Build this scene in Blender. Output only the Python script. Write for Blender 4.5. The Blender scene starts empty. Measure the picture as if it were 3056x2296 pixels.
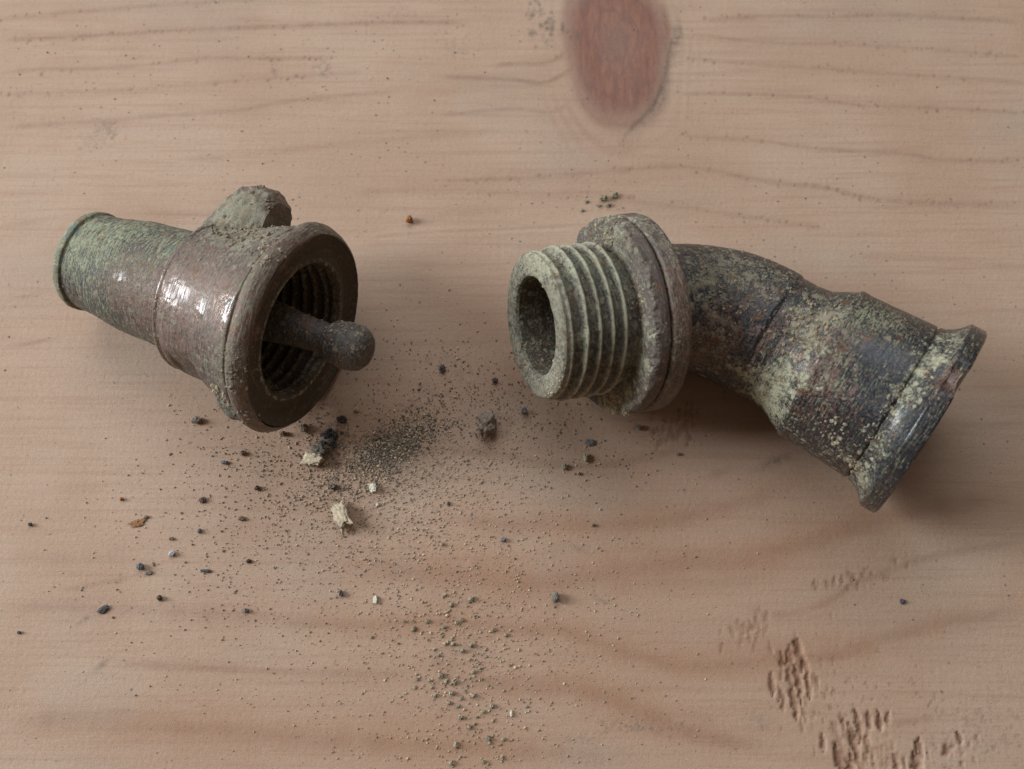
import bpy, math, random
import numpy as np
from mathutils import Vector

# ------------------------------------------------------------------ camera
# all shape data below is in millimetres; S turns it into metres
S = 0.001
F, W0, H0, PITCH, DIST = 3200.0, 3056.0, 2296.0, math.radians(71.96), 192.0
FWD = np.array([0, math.cos(PITCH), -math.sin(PITCH)])
UP = np.array([0, math.sin(PITCH), math.cos(PITCH)])
RIGHT = np.array([1.0, 0, 0])
EYE = -FWD * DIST
scene = bpy.context.scene
C = scene.collection
cam_d = bpy.data.cameras.new('camera')
cam = bpy.data.objects.new('camera', cam_d)
C.objects.link(cam)
cam.location = Vector(EYE * S)
cam.rotation_euler = (math.pi / 2 - PITCH, 0, 0)
cam_d.sensor_width = 36.0
cam_d.lens = 36.0 * F / W0
cam_d.clip_start = 0.01
cam_d.clip_end = 20.0
cam_d.dof.use_dof = True
cam_d.dof.focus_distance = 0.178
cam_d.dof.aperture_fstop = 22.0
scene.camera = cam

# ------------------------------------------------------------------ light
world = bpy.data.worlds.new('World')
scene.world = world
world.use_nodes = True
bg = world.node_tree.nodes['Background']
bg.inputs[0].default_value = (1.0, 0.74, 0.57, 1)
bg.inputs[1].default_value = 0.145
def window(name, az, el, dist, w, h, power, col):
    d = bpy.data.lights.new(name, 'AREA')
    d.shape = 'RECTANGLE'; d.size = w; d.size_y = h; d.energy = power; d.color = col
    o = bpy.data.objects.new(name, d); C.objects.link(o)
    a, e = math.radians(az), math.radians(el)
    v = Vector((math.cos(a) * math.cos(e), math.sin(a) * math.cos(e), math.sin(e)))
    o.location = v * dist
    o.rotation_euler = v.to_track_quat('Z', 'Y').to_euler()
    return o
window('side_window', 172, 28, 1.1, 0.36, 0.58, 15.2, (0.84, 0.925, 1.0))
window('back_window', 101, 48, 1.4, 1.3, 1.1, 13.0, (0.84, 0.925, 1.0))
scene.view_settings.view_transform = 'Standard'
scene.view_settings.look = 'None'
scene.view_settings.exposure = 0.0
scene.view_settings.gamma = 1.0

# ------------------------------------------------------------------ helpers
rng = np.random.default_rng(11)
random.seed(5)
_perm = np.random.default_rng(3).permutation(256)
_perm = np.concatenate([_perm, _perm, _perm])
_g = np.random.default_rng(4).normal(size=(256, 3))
_g /= np.linalg.norm(_g, axis=1)[:, None]

def perlin(p, freq=1.0, seed=0):
    """gradient noise, p (n,3), about -1..1"""
    p = np.asarray(p, float) * freq + seed * 17.31
    i = np.floor(p).astype(int); f = p - i
    i &= 255
    u = f * f * f * (f * (f * 6 - 15) + 10)
    out = np.zeros(len(p))
    for dx in (0, 1):
        for dy in (0, 1):
            for dz in (0, 1):
                h = _perm[_perm[_perm[i[:, 0] + dx] + (i[:, 1] + dy)] + (i[:, 2] + dz)]
                g = _g[h]
                n = g[:, 0] * (f[:, 0] - dx) + g[:, 1] * (f[:, 1] - dy) + g[:, 2] * (f[:, 2] - dz)
                w = (u[:, 0] if dx else 1 - u[:, 0]) * (u[:, 1] if dy else 1 - u[:, 1]) * (u[:, 2] if dz else 1 - u[:, 2])
                out += n * w
    return out * 1.6

def fbm(p, freq, oct=3, seed=0, gain=0.5):
    o, a = 0, 1.0
    for k in range(oct):
        o = o + a * perlin(p, freq * 2 ** k, seed + k)
        a *= gain
    return o

def sstep(x, a, b):
    t = np.clip((x - a) / (b - a), 0, 1)
    return t * t * (3 - 2 * t)

def pix(px, py, z=0.0):
    """photo pixel -> point on the board (mm)"""
    d = FWD + RIGHT * (px - W0 / 2) / F - UP * (py - H0 / 2) / F
    t = (z - EYE[2]) / d[2]
    return EYE + d * t

def to_pix(P):
    V = P - EYE
    z = V @ FWD
    return W0 / 2 + F * (V @ RIGHT) / z, H0 / 2 - F * (V @ UP) / z

def mesh_from(name, v, faces, mat, smooth=True, attrs=None, vecs=None):
    """v in mm, faces (n,4) or (n,3) int array or list of those"""
    me = bpy.data.meshes.new(name)
    v = np.asarray(v, np.float32) * S
    fl = faces if isinstance(faces, list) else [faces]
    loops = np.concatenate([f.ravel() for f in fl]).astype(np.int32)
    tot = np.concatenate([np.full(len(f), f.shape[1], np.int32) for f in fl])
    start = np.concatenate([[0], np.cumsum(tot)[:-1]]).astype(np.int32)
    me.vertices.add(len(v)); me.vertices.foreach_set('co', v.ravel())
    me.loops.add(len(loops)); me.loops.foreach_set('vertex_index', loops)
    me.polygons.add(len(tot)); me.polygons.foreach_set('loop_start', start)
    me.polygons.foreach_set('use_smooth', np.full(len(tot), smooth))
    me.update(calc_edges=True)
    for k, a in (attrs or {}).items():
        at = me.attributes.new(k, 'FLOAT', 'POINT')
        at.data.foreach_set('value', np.asarray(a, np.float32))
    for k, a in (vecs or {}).items():
        at = me.attributes.new(k, 'FLOAT_VECTOR', 'POINT')
        at.data.foreach_set('vector', np.asarray(a, np.float32).ravel())
    me.validate()
    if mat: me.materials.append(mat)
    return me

def link(name, me, parent=None, label=None, cat=None, group=None, kind=None, loc=None):
    o = bpy.data.objects.new(name, me); C.objects.link(o)
    if parent is not None: o.parent = parent
    if loc is not None: o.location = Vector(loc) * S
    for k, x in (('label', label), ('category', cat), ('group', group), ('kind', kind)):
        if x: o[k] = x
    return o

# ------------------------------------------------------------------ material helpers
class M:
    def __init__(s, name):
        s.mat = bpy.data.materials.new(name); s.mat.use_nodes = True
        s.t = s.mat.node_tree; s.n = s.t.nodes; s.l = s.t.links
        s.b = s.n['Principled BSDF']
    def put(s, sock, x):
        if hasattr(x, 'is_linked') or isinstance(x, bpy.types.NodeSocket): s.l.new(x, sock)
        else:
            if isinstance(x, (tuple, list)) and sock.type == 'RGBA' and len(x) == 3: x = (*x, 1)
            sock.default_value = x
    def attr(s, name, vec=False):
        a = s.n.new('ShaderNodeAttribute'); a.attribute_name = name
        return a.outputs['Vector'] if vec else a.outputs['Fac']
    def obj(s):
        return s.n.new('ShaderNodeTexCoord').outputs['Object']
    def scale(s, v, sc):
        m = s.n.new('ShaderNodeMapping'); s.l.new(v, m.inputs[0])
        m.inputs['Scale'].default_value = sc if isinstance(sc, tuple) else (sc, sc, sc)
        return m.outputs[0]
    def noise(s, v, sc, detail=4.0, rough=0.55, dist=0.0):
        t = s.n.new('ShaderNodeTexNoise'); s.l.new(v, t.inputs['Vector'])
        t.inputs['Scale'].default_value = sc; t.inputs['Detail'].default_value = detail
        t.inputs['Roughness'].default_value = rough; t.inputs['Distortion'].default_value = dist
        return t.outputs['Fac']
    def voro(s, v, sc, feature='F1', out='Distance'):
        t = s.n.new('ShaderNodeTexVoronoi'); s.l.new(v, t.inputs['Vector']); t.feature = feature
        t.inputs['Scale'].default_value = sc
        return t.outputs[out]
    def math(s, op, a, b=None, c=None, clamp=False):
        m = s.n.new('ShaderNodeMath'); m.operation = op; m.use_clamp = clamp
        s.put(m.inputs[0], a)
        if b is not None: s.put(m.inputs[1], b)
        if c is not None: s.put(m.inputs[2], c)
        return m.outputs[0]
    def ramp(s, x, a, b, lo=0.0, hi=1.0):
        m = s.n.new('ShaderNodeMapRange'); m.interpolation_type = 'SMOOTHSTEP'
        s.put(m.inputs[0], x)
        for k, q in zip((1, 2, 3, 4), (a, b, lo, hi)): m.inputs[k].default_value = q
        return m.outputs[0]
    def mix(s, f, a, b, mode='MIX'):
        m = s.n.new('ShaderNodeMix'); m.data_type = 'RGBA'; m.blend_type = mode
        s.put(m.inputs[0], f); s.put(m.inputs[6], a); s.put(m.inputs[7], b)
        return m.outputs[2]
    def bump(s, h, strength, dist, normal=None):
        b = s.n.new('ShaderNodeBump'); s.put(b.inputs['Height'], h)
        b.inputs['Strength'].default_value = strength; b.inputs['Distance'].default_value = dist
        if normal is not None: s.l.new(normal, b.inputs['Normal'])
        return b.outputs[0]

# ------------------------------------------------------------------ wood
def wood_material():
    m = M('pine_wood')
    o = m.scale(m.obj(), 1000.0)                      # millimetres
    late, knot, dirt, torn, warm, stain_shade = (m.attr(k) for k in ('late', 'knot', 'dirt', 'torn', 'warm', 'stain_shade'))
    grain = m.noise(m.scale(o, (0.035, 0.9, 1)), 1.0, 5, 0.6, 0.3)
    fibre = m.noise(m.scale(o, (0.25, 5.0, 1)), 1.0, 4, 0.6)
    cloud = m.noise(o, 0.035, 3, 0.5)
    fine = m.noise(o, 2.2, 4, 0.65)
    base = m.mix(m.ramp(cloud, 0.35, 0.65), (0.425, 0.276, 0.186), (0.465, 0.320, 0.224))
    base = m.mix(m.math('MULTIPLY', m.ramp(grain, 0.45, 0.75), 0.48), base, (0.36, 0.205, 0.130))
    base = m.mix(m.math('MULTIPLY', m.ramp(fibre, 0.5, 0.8), 0.30), base, (0.55, 0.41, 0.31))
    fib2 = m.noise(m.scale(o, (0.05, 2.6, 1)), 1.0, 6, 0.72, 0.15)
    base = m.mix(m.math('MULTIPLY', m.ramp(fib2, 0.50, 0.72), 0.40), base, (0.33, 0.19, 0.125))
    lf = m.math('MULTIPLY', late, m.ramp(fine, 0.25, 0.6, 0.55, 1.0))
    base = m.mix(m.math('MULTIPLY', lf, 0.88, clamp=True), base, (0.225, 0.115, 0.072))
    base = m.mix(m.math('MULTIPLY', warm, 1.0, clamp=True), base, (0.36, 0.185, 0.095))
    base = m.mix(m.math('MULTIPLY', stain_shade, m.ramp(cloud, 0.3, 0.7, 0.6, 1.0)), base, (0.335, 0.180, 0.112))  # orange-brown wood tone, also used for the painted shade
    # knot: red brown heart with its own rings
    kr = m.attr('kring')
    kfib = m.noise(m.scale(o, (1.1, 0.16, 1)), 1.0, 5, 0.65, 0.3)
    kring = m.math('ADD', kr, m.math('MULTIPLY', m.noise(m.scale(o, (0.30, 0.10, 1)), 1.0, 3, 0.5), 0.9))
    kcol = m.mix(m.ramp(kfib, 0.3, 0.7), (0.185, 0.072, 0.048), (0.27, 0.118, 0.078))
    kcol = m.mix(m.math('MULTIPLY', m.ramp(m.math('SINE', m.math('MULTIPLY', kring, 24.0)), -0.2, 1.0), 0.5), kcol, (0.15, 0.066, 0.055))
    kcol = m.mix(m.math('MULTIPLY', m.ramp(kr, 0.38, 0.0), 0.45), kcol, (0.17, 0.105, 0.09))
    kcol = m.mix(m.math('MULTIPLY', m.ramp(kr, 0.60, 0.95), 0.55), kcol, (0.15, 0.062, 0.045))
    base = m.mix(m.math('MULTIPLY', knot, 0.95, clamp=True), base, kcol)
    base = m.mix(m.math('MULTIPLY', torn, 0.8, clamp=True), base, (0.20, 0.095, 0.048))
    # dust: greyish tan film, strongest in smudges
    dn = m.noise(o, 0.7, 5, 0.7)
    df = m.math('MULTIPLY', dirt, m.ramp(dn, 0.3, 0.62, 0.15, 1.25), clamp=True)
    base = m.mix(df, base, (0.15, 0.110, 0.078))
    film = m.noise(m.scale(o, (0.018, 0.03, 1)), 1.0, 4, 0.6)
    base = m.mix(m.ramp(film, 0.48, 0.68, 0.0, 0.30), base, m.mix(m.ramp(fine, 0.3, 0.7), (0.31, 0.245, 0.185), (0.43, 0.355, 0.28)))
    # small dark specks
    for sc, thr, k, col in ((0.55, 0.16, 0.62, (0.10, 0.085, 0.085)), (1.1, 0.17, 0.55, (0.17, 0.12, 0.10)), (0.3, 0.085, 0.75, (0.085, 0.075, 0.08))):
        v = m.scale(o, (1, 1, 0.0))
        wob = m.noise(v, 3.0, 3, 0.7)
        d = m.math('ADD', m.voro(v, sc), m.math('MULTIPLY', m.math('SUBTRACT', wob, 0.5), 0.22))
        rare = m.voro(v, sc, 'F1', 'Color')
        sep = m.n.new('ShaderNodeSeparateColor'); m.l.new(rare, sep.inputs[0])
        keep = m.math('GREATER_THAN', sep.outputs[0], k)
        sp = m.math('MULTIPLY', m.ramp(d, thr * 0.45, thr, 1.0, 0.0), keep)
        clump = m.ramp(m.noise(o, 0.05, 3, 0.6), 0.42, 0.62, 0.25, 1.0)
        base = m.mix(m.math('MULTIPLY', m.math('MULTIPLY', sp, clump), 0.75), base, col)
    mott = m.mix(0.5, base, m.mix(m.noise(o, 3.2, 3, 0.7), (0.25, 0.25, 0.25), (0.76, 0.76, 0.76)), 'OVERLAY')
    m.put(m.b.inputs['Base Color'], mott)
    m.put(m.b.inputs['Roughness'], m.ramp(fine, 0.2, 0.8, 0.55, 0.8))
    m.b.inputs['Specular IOR Level'].default_value = 0.35
    h = m.math('ADD', m.math('MULTIPLY', m.noise(m.scale(o, (1.5, 2.0, 1)), 1.0, 3, 0.6), 0.45), m.math('MULTIPLY', m.noise(o, 4.5, 4, 0.7), 0.8))
    m.put(m.b.inputs['Normal'], m.bump(h, 0.36, 0.00026))
    return m.mat

def polyfield(X, Y, field, pts, w, amp, breakup=0.0, seed=0, mode='max', full=True):
    """adds a soft line through photo pixels pts to a board field, w in mm"""
    P = np.array([pix(*p)[:2] for p in pts])
    # smooth the polyline (Catmull-Rom)
    Q = []
    PP = np.vstack([2 * P[0] - P[1], P, 2 * P[-1] - P[-2]])
    for k in range(1, len(PP) - 2):
        for t in np.linspace(0, 1, 9)[:-1]:
            a, b, c, d = PP[k - 1], PP[k], PP[k + 1], PP[k + 2]
            Q.append(0.5 * (2 * b + (c - a) * t + (2 * a - 5 * b + 4 * c - d) * t * t + (3 * b - a - 3 * c + d) * t ** 3))
    Q.append(PP[-2]); Q = np.array(Q)
    xs, ys = X[0], Y[:, 0]
    m = 3.5 * w + 1
    i0, i1 = np.searchsorted(xs, [Q[:, 0].min() - m, Q[:, 0].max() + m])
    j0, j1 = np.searchsorted(ys, [Q[:, 1].min() - m, Q[:, 1].max() + m])
    if i1 <= i0 or j1 <= j0: return
    gx, gy = X[j0:j1, i0:i1], Y[j0:j1, i0:i1]
    best = np.full(gx.shape, 1e9)
    for a, b in zip(Q[:-1], Q[1:]):
        ab = b - a; L = ab @ ab
        if L < 1e-9: continue
        lo, hi = sorted((a[0], b[0]))
        k0, k1 = np.searchsorted(xs[i0:i1], [lo - m, hi + m])
        sx, sy = gx[:, k0:k1], gy[:, k0:k1]
        t = np.clip(((sx - a[0]) * ab[0] + (sy - a[1]) * ab[1]) / L, 0, 1)
        d = np.hypot(sx - a[0] - t * ab[0], sy - a[1] - t * ab[1])
        best[:, k0:k1] = np.minimum(best[:, k0:k1], d)
    n = perlin(np.stack([gx.ravel() * 0.5, gy.ravel() * 0.8, gx.ravel() * 0 + seed], 1), 0.6, seed).reshape(gx.shape)
    f = amp * np.exp(-(best / (w * (1 + 0.35 * n))) ** 2)
    # tapering ends
    end = np.minimum(np.hypot(gx - Q[0][0], gy - Q[0][1]), np.hypot(gx - Q[-1][0], gy - Q[-1][1]))
    f *= sstep(end, 0, 6 * w + 1) * 0.85 + 0.15
    if breakup:
        n2 = perlin(np.stack([gx.ravel(), gy.ravel() * 0.3, gx.ravel() * 0 + seed * 3], 1), 0.35, seed + 9).reshape(gx.shape)
        f *= np.clip(1 - breakup * (0.6 + n2), 0, 1.2)
    sub = field[j0:j1, i0:i1]
    field[j0:j1, i0:i1] = np.maximum(sub, f) if mode == 'max' else sub + f

def dab(X, Y, field, x, y, rx, ry, ang, amp, sharp=1.0, mode='max'):
    """soft ellipse at board point x, y (mm)"""
    xs, ys = X[0], Y[:, 0]
    R = max(rx, ry) * 1.5
    i0, i1 = np.searchsorted(xs, [x - R, x + R]); j0, j1 = np.searchsorted(ys, [y - R, y + R])
    if i1 <= i0 or j1 <= j0: return
    gx, gy = X[j0:j1, i0:i1] - x, Y[j0:j1, i0:i1] - y
    c, s = math.cos(ang), math.sin(ang)
    u_, v_ = (gx * c + gy * s) / rx, (-gx * s + gy * c) / ry
    d = np.hypot(u_, v_)
    if sharp > 1:                                         # torn sliver: pointed ends, ragged edge
        q = np.stack([X[j0:j1, i0:i1].ravel(), Y[j0:j1, i0:i1].ravel() * .45, np.zeros(gx.size)], 1)
        nz = fbm(q, 1.5, 3, 60, .65).reshape(d.shape)
        f = amp * sstep((1 - v_ ** 2) - np.abs(u_ + .5 * nz) + .35 * nz, -.02, .34) * (.75 + .35 * nz)
    else: f = amp * sstep(-d, -1.1, -0.45)
    sub = field[j0:j1, i0:i1]
    field[j0:j1, i0:i1] = np.maximum(sub, f) if mode == 'max' else sub + f

LATE = [  # (points in photo pixels, width mm, strength, has torn pits)
 ([(0,120),(55,118),(228,110),(331,103),(622,86),(1000,72),(1190,66),(1400,68)], .55, .75, 1),
 ([(0,60),(55,52),(228,35),(331,28),(442,17),(622,7),(800,-8)], .7, .5, 1),
 ([(0,217),(124,207),(276,204),(442,193),(622,173),(829,176),(1000,172)], .6, .5, 1),
 ([(0,283),(193,276),(387,266),(553,256),(690,242),(898,228),(1100,215)], .6, .4, 1),
 ([(0,380),(41,378),(173,370),(331,359),(483,345),(691,332),(898,297),(1200,270)], .7, .5, 0),
 ([(0,673),(104,663),(150,655)], .6, .4, 0),
 ([(511,477),(760,463),(1036,428),(1520,387)], .8, .3, 0),
 ([(380,629),(600,640),(820,625)], .9, .3, 0),
 ([(1174,650),(1312,642),(1528,628)], .8, .35, 0),
 ([(1000,585),(1250,560),(1528,560)], 1.2, .25, 0),
 ([(1300,228),(1528,238),(1618,247),(1690,215),(1720,180)], .6, .8, 0),
 ([(1300,345),(1528,325),(1640,335),(1715,300)], .6, .55, 0),
 ([(1450,195),(1540,190),(1640,185),(1705,140)], .5, .7, 0),
 ([(2025,104),(2115,107),(2219,121),(2391,131),(2560,128)], .45, .5, 0),
 ([(2025,183),(2081,176),(2219,190),(2447,204),(2668,221),(2840,231),(3056,242)], .5, .45, 1),
 ([(2100,60),(2288,48),(2440,50),(2633,45),(2806,52),(3056,66)], .7, .6, 1),
 ([(2480,130),(2564,135),(2702,142),(2875,155),(3056,169)], .5, .4, 1),
 ([(2011,280),(2219,280),(2398,290),(2564,314),(2771,321),(2909,328),(3056,338)], .5, .55, 1),
 ([(2005,401),(2115,411),(2253,418),(2371,435),(2564,452),(2702,459),(2813,477),(2979,480),(3056,486)], .5, .5, 1),
 ([(1300,540),(1528,532),(1666,525),(1839,508),(2011,497),(2115,508),(2219,528),(2322,546),(2460,560),(2606,594),(2840,608),(3056,616)], .7, .55, 1),
 ([(1400,575),(1600,580),(1770,575),(1942,608),(2067,622),(2150,636),(2288,656),(2500,690)], .6, .35, 1),
 ([(2500,760),(2750,770),(3056,800)], .9, .25, 0),
 ([(31,889),(84,884),(120,874)], .4, .7, 0),
 ([(0,1035),(90,1025),(170,1005)], .5, .6, 0),
 ([(2600,1240),(2850,1270),(3056,1262)], .6, .35, 0),
 ([(1300,1340),(1500,1360),(1627,1383),(1781,1390),(1894,1372),(1992,1351),(2060,1320)], .9, .7, 0),
 ([(2077,1429),(2147,1411),(2210,1393)], .6, .8, 0),
 ([(1287,1541),(1500,1566),(1641,1566),(1781,1569),(1894,1562),(2028,1545),(2203,1502),(2360,1450)], 1.3, .6, 0),
 ([(988,1698),(1205,1703),(1422,1725),(1570,1742),(1781,1717),(1992,1685),(2203,1668),(2330,1640),(2485,1594),(2696,1530),(2907,1495),(3056,1480)], 1.7, .65, 0),
 ([(1700,1760),(1950,1740),(2203,1730),(2380,1705)], 1.3, .35, 0),
 ([(2203,1812),(2330,1833),(2450,1805),(2555,1742),(2696,1685),(2836,1650),(3056,1615)], .75, .6, 0),
 ([(771,1855),(1043,1866),(1368,1861),(1585,1882),(1662,1875),(1816,1931),(1992,1981),(2098,1988),(2203,1981),(2309,1967),(2485,1956),(2590,1925),(2661,1896),(2836,1854),(3056,1819)], 1.1, .6, 0),
 ([(2480,1965),(2560,1935),(2640,1895)], .9, .8, 0),
 ([(1309,2019),(1500,2045),(1676,2051),(1802,2079),(1922,2128),(2028,2178),(2168,2213),(2274,2216),(2323,2199)], 1.4, .7, 0),
 ([(2000,2125),(2120,2150),(2200,2160)], 1.0, .45, 0),
 ([(0,1662),(200,1668),(420,1660)], 1.0, .3, 0),
 ([(165,1764),(297,1741),(420,1720)], .5, .6, 0),
 ([(0,1813),(330,1817),(594,1830),(990,1853),(1200,1880)], 1.0, .45, 0),
 ([(317,1985),(462,1985),(700,2000),(1000,2011),(1250,2015)], .7, .5, 0),
 ([(0,2150),(264,2150),(594,2176),(1000,2209),(1351,2224),(1500,2241),(1676,2248),(1781,2269),(1900,2290)], 1.5, .6, 0),
 ([(2560,2150),(2700,2155),(2790,2130)], .6, .5, 0),
]
def build_board():
    step = 0.3
    far_x = [-420, -300, -200, -150, -125]
    far_y = [-330, -240, -160, -115, -95]
    xs = np.concatenate([far_x, np.arange(-113, 113.01, step), [125, 150, 200, 300, 420]])
    ys = np.concatenate([far_y, np.arange(-82, 88.01, step), [100, 120, 160, 240, 330]])
    X, Y = np.meshgrid(xs, ys)
    shp = X.shape
    P = np.stack([X.ravel(), Y.ravel(), np.zeros(X.size)], 1)
    late, warm, dirt, torn, knot, stain_shade = (np.zeros(shp) for _ in range(6))
    dep = np.zeros(shp)                                  # depth of pits, mm
    r = np.random.default_rng(21)
    for k, (pts, w, a, pits) in enumerate(LATE):
        polyfield(X, Y, late, pts, w, a, 0.35, k)
        if w > 1.0: polyfield(X, Y, warm, [(p[0], p[1] - 8) for p in pts], w * 2.6, a * 0.75, 0.4, k + 50)
        else: polyfield(X, Y, late, pts, w * 3.2, a * 0.28, 0.3, k + 70)
        if pits:                                          # planer tear-out along the hard ring
            q = np.array(pts, float)
            L = np.concatenate([[0], np.cumsum(np.hypot(*np.diff(q, axis=0).T))])
            for t in np.arange(0, L[-1], 15.0):
                dens = 0.5 + 0.5 * perlin(np.array([[t * 0.004, k * 3.3, 0.5]]))[0]
                if r.random() > dens * 0.75: continue
                p = [np.interp(t + r.normal() * 4, L, q[:, i]) for i in (0, 1)]
                b = pix(p[0], p[1] + r.normal() * 5)
                rx, ry = r.uniform(.18, .42), r.uniform(.25, .6)
                dp = r.uniform(.04, .13)
                dab(X, Y, dep, b[0], b[1], rx, ry, r.normal() * .5, dp)
                dab(X, Y, late, b[0], b[1] , rx * 1.2, ry * 1.2, 0, r.uniform(.45, 1.0))
    for px_, py_, rx, ry, am in ((1300, 1060, 20, 15, .24), (1480, 1180, 17, 9, .45), (1700, 1300, 22, 7, .45), (2150, 1260, 18, 9, .35), (2150, 1480, 26, 9, .5), (1900, 1700, 34, 9, .45), (2100, 1900, 40, 10, .35), (1500, 2050, 40, 9, .3), (1850, 2150, 30, 8, .35), (700, 2200, 34, 6, .3), (1000, 1000, 16, 14, .15), (1250, 1600, 30, 12, .18), (1650, 560, 20, 6, .2)):  # orange-brown wood zones, plus shade painted between the fittings and below the elbow
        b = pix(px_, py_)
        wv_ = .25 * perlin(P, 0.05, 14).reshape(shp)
        stain_shade = np.maximum(stain_shade, am * np.exp(-(((X - b[0]) / rx) ** 2 + ((Y - b[1]) / ry) ** 2) * (1 + wv_)))
    # the big knot at the top and the bark crack beside it
    kx, ky, _ = pix(1842, 130)
    wob = perlin(P, 0.07, 5).reshape(shp) * 0.09
    kd = (np.abs((X - kx + 0.06 * (Y - ky)) / 10.8) ** 2.5 + np.abs((Y - ky) / 20.6) ** 2.5) ** .4 + wob
    knot = sstep(-kd, -1.14, -0.62) * (0.85 + 0.15 * sstep(kd, 0.0, 0.9))
    for dd, a in ((0.93, .5), (1.16, .4), (1.32, .3), (1.5, .2)):
        ring = a * np.exp(-((kd - dd) / 0.05) ** 2)
        late = np.maximum(late, ring * (0.5 + 0.5 * perlin(P, 0.12, 8).reshape(shp)))
    polyfield(X, Y, late, [(1975,-20),(1985,60),(1990,110),(1980,160)], .9, 1.0, .2, 81)
    polyfield(X, Y, late, [(1775,90),(1768,150),(1770,215),(1790,260)], 1.1, .9, .2, 82)
    polyfield(X, Y, dirt, [(2020,30),(2022,100),(2000,170),(1985,240),(1960,310),(1925,350),(1890,390),(1868,425)], 1.1, .75, .35, 83)
    polyfield(X, Y, dirt, [(1885,385),(1865,430)], 1.3, .9, .1, 84)
    polyfield(X, Y, dep, [(2015,100),(1985,240),(1955,315),(1885,392),(1862,430)], .5, .25, .5, 85)
    for cx, cy, rr, n in ((1640, 70, 5, 26), (1600, 40, 3, 10)):
        c = pix(cx, cy)
        for _ in range(n):
            x, y = c[0] + r.normal() * rr * .5, c[1] + r.normal() * rr * .5
            dab(X, Y, dirt, x, y, r.uniform(.3, .8), r.uniform(.4, 1.3), r.normal() * .4, r.uniform(.3, .7))
            dab(X, Y, dep, x, y, .3, .5, 0, r.uniform(.05, .15))
    # torn slivers of grain, lower right
    def slivers(cx, cy, hw, hh, n, dmax, wmm=(.35, .75), lmm=(1.2, 3.2), lean=0.06):
        c = pix(cx, cy)
        for _ in range(n):
            u, v = r.normal(size=2) * 0.5
            x, y = c[0] + u * hw, c[1] + v * hh
            a = lean + r.normal() * .08
            w, l, dp = r.uniform(*wmm), r.uniform(*lmm), dmax * r.uniform(.4, 1)
            dab(X, Y, dep, x, y, w, l, a, dp, 2)
            dab(X, Y, torn, x, y, w, l, a, r.uniform(.35, .8), 2)
            if r.random() < .7: dab(X, Y, dep, x + w * 1.3, y, w * .35, l * .8, a, -r.uniform(.1, .22) * dmax / .6, mode='add')
    for (px_, py_, w, l, dp) in ((2383,1935,.75,2.1,.75),(2358,1962,.6,2.4,.65),(2334,1970,.45,1.8,.5),(2405,2000,.7,2.6,.7),(2385,2040,.8,3.2,.75),(2357,2020,.55,2.6,.6),
                                 (2372,2095,.6,3.0,.7),(2335,2085,.5,2.0,.5),(2415,2060,.5,1.8,.55),(2305,2040,.5,2.4,.45),(2452,1975,.3,1.0,.4),(2438,2030,.4,1.0,.3),
                                 (2595,2150,.5,1.8,.6),(2625,2150,.6,2.0,.7),(2562,2170,.8,3.0,.8),(2545,2200,.7,2.4,.7),(2515,2160,.4,1.5,.5),(2455,2215,.6,1.8,.6),
                                 (2650,2140,.5,1.2,.5),(2510,2260,.9,2.6,.8),(2540,2285,.8,2.6,.8),(2745,2235,.7,2.4,.8),(2740,2285,.9,2.4,.9),(2865,2205,.6,1.1,.6),
                                 (2825,2240,.8,1.0,.6),(2560,2245,.5,2.0,.6),(2590,2220,.45,1.6,.5),(2675,2280,.6,1.6,.5),(2700,2285,.4,1.6,.5)):
        b = pix(px_, py_)
        a = 0.05 + r.normal() * .05
        dab(X, Y, dep, b[0], b[1], w, l, a, dp * 1.25, 2)
        dab(X, Y, torn, b[0], b[1], w, l, a, 1.0, 2)
        dab(X, Y, dep, b[0] + w * 1.35, b[1], w * .4, l * .8, a, -.16, mode='add')
    slivers(2375, 2020, 4.2, 6.0, 26, .35, (.2, .45), (.7, 1.8))
    slivers(2555, 2215, 5.5, 5.0, 36, .4, (.2, .45), (.6, 1.6))
    slivers(2690, 2265, 9, 3.0, 14, .3, (.2, .4), (.5, 1.3))
    slivers(2850, 2240, 5, 3, 12, .4, (.25, .4), (.4, .9))
    slivers(2500, 1740, 3.2, 1.8, 11, .2, (.25, .5), (.6, 1.5), -.2)
    slivers(2575, 1712, 4.0, 1.6, 8, .16, (.2, .4), (.5, 1.0), -.2)
    slivers(2690, 1670, 2.5, 1.5, 5, .25, (.2, .35), (.5, 1.2), -.2)
    slivers(2240, 1885, 4.2, 3.0, 26, .15, (.2, .4), (.5, 1.5), -.15)
    slivers(2270, 1860, 1.6, 2.2, 10, .2, (.2, .4), (.5, 1.5), -.15)
    slivers(2010, 1285, 4.2, 3.6, 32, .2, (.25, .5), (.6, 1.8), -.2)
    slivers(2060, 1235, 2.5, 2.5, 16, .22, (.2, .35), (.6, 1.6), -.1)
    slivers(2770, 2080, 7.5, 3.6, 26, .16, (.15, .35), (.2, .5))
    slivers(2700, 1985, 12, 5, 14, .07, (.15, .3), (.3, .8))
    slivers(2480, 2100, 8, 7, 90, .10, (.12, .25), (.3, .9))
    # faint ripple of planer marks
    # smudges of dust and pencil-dark marks
    def smudge(cx, cy, rx, ry, n, amp, lo=.15, hi=.5):
        c = pix(cx, cy); sx = rx * .06; sy = ry * .063
        for _ in range(n):
            dab(X, Y, dirt, c[0] + r.normal() * sx * .5, c[1] + r.normal() * sy * .5, r.uniform(lo, hi), r.uniform(lo, hi), 0, amp * r.uniform(.4, 1))
    smudge(315, 385, 45, 45, 90, .50); smudge(270, 420, 70, 40, 60, .28)
    smudge(965, 205, 35, 28, 40, .5); smudge(1350, 140, 70, 55, 70, .32); smudge(820, 212, 12, 12, 14, .7)
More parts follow.
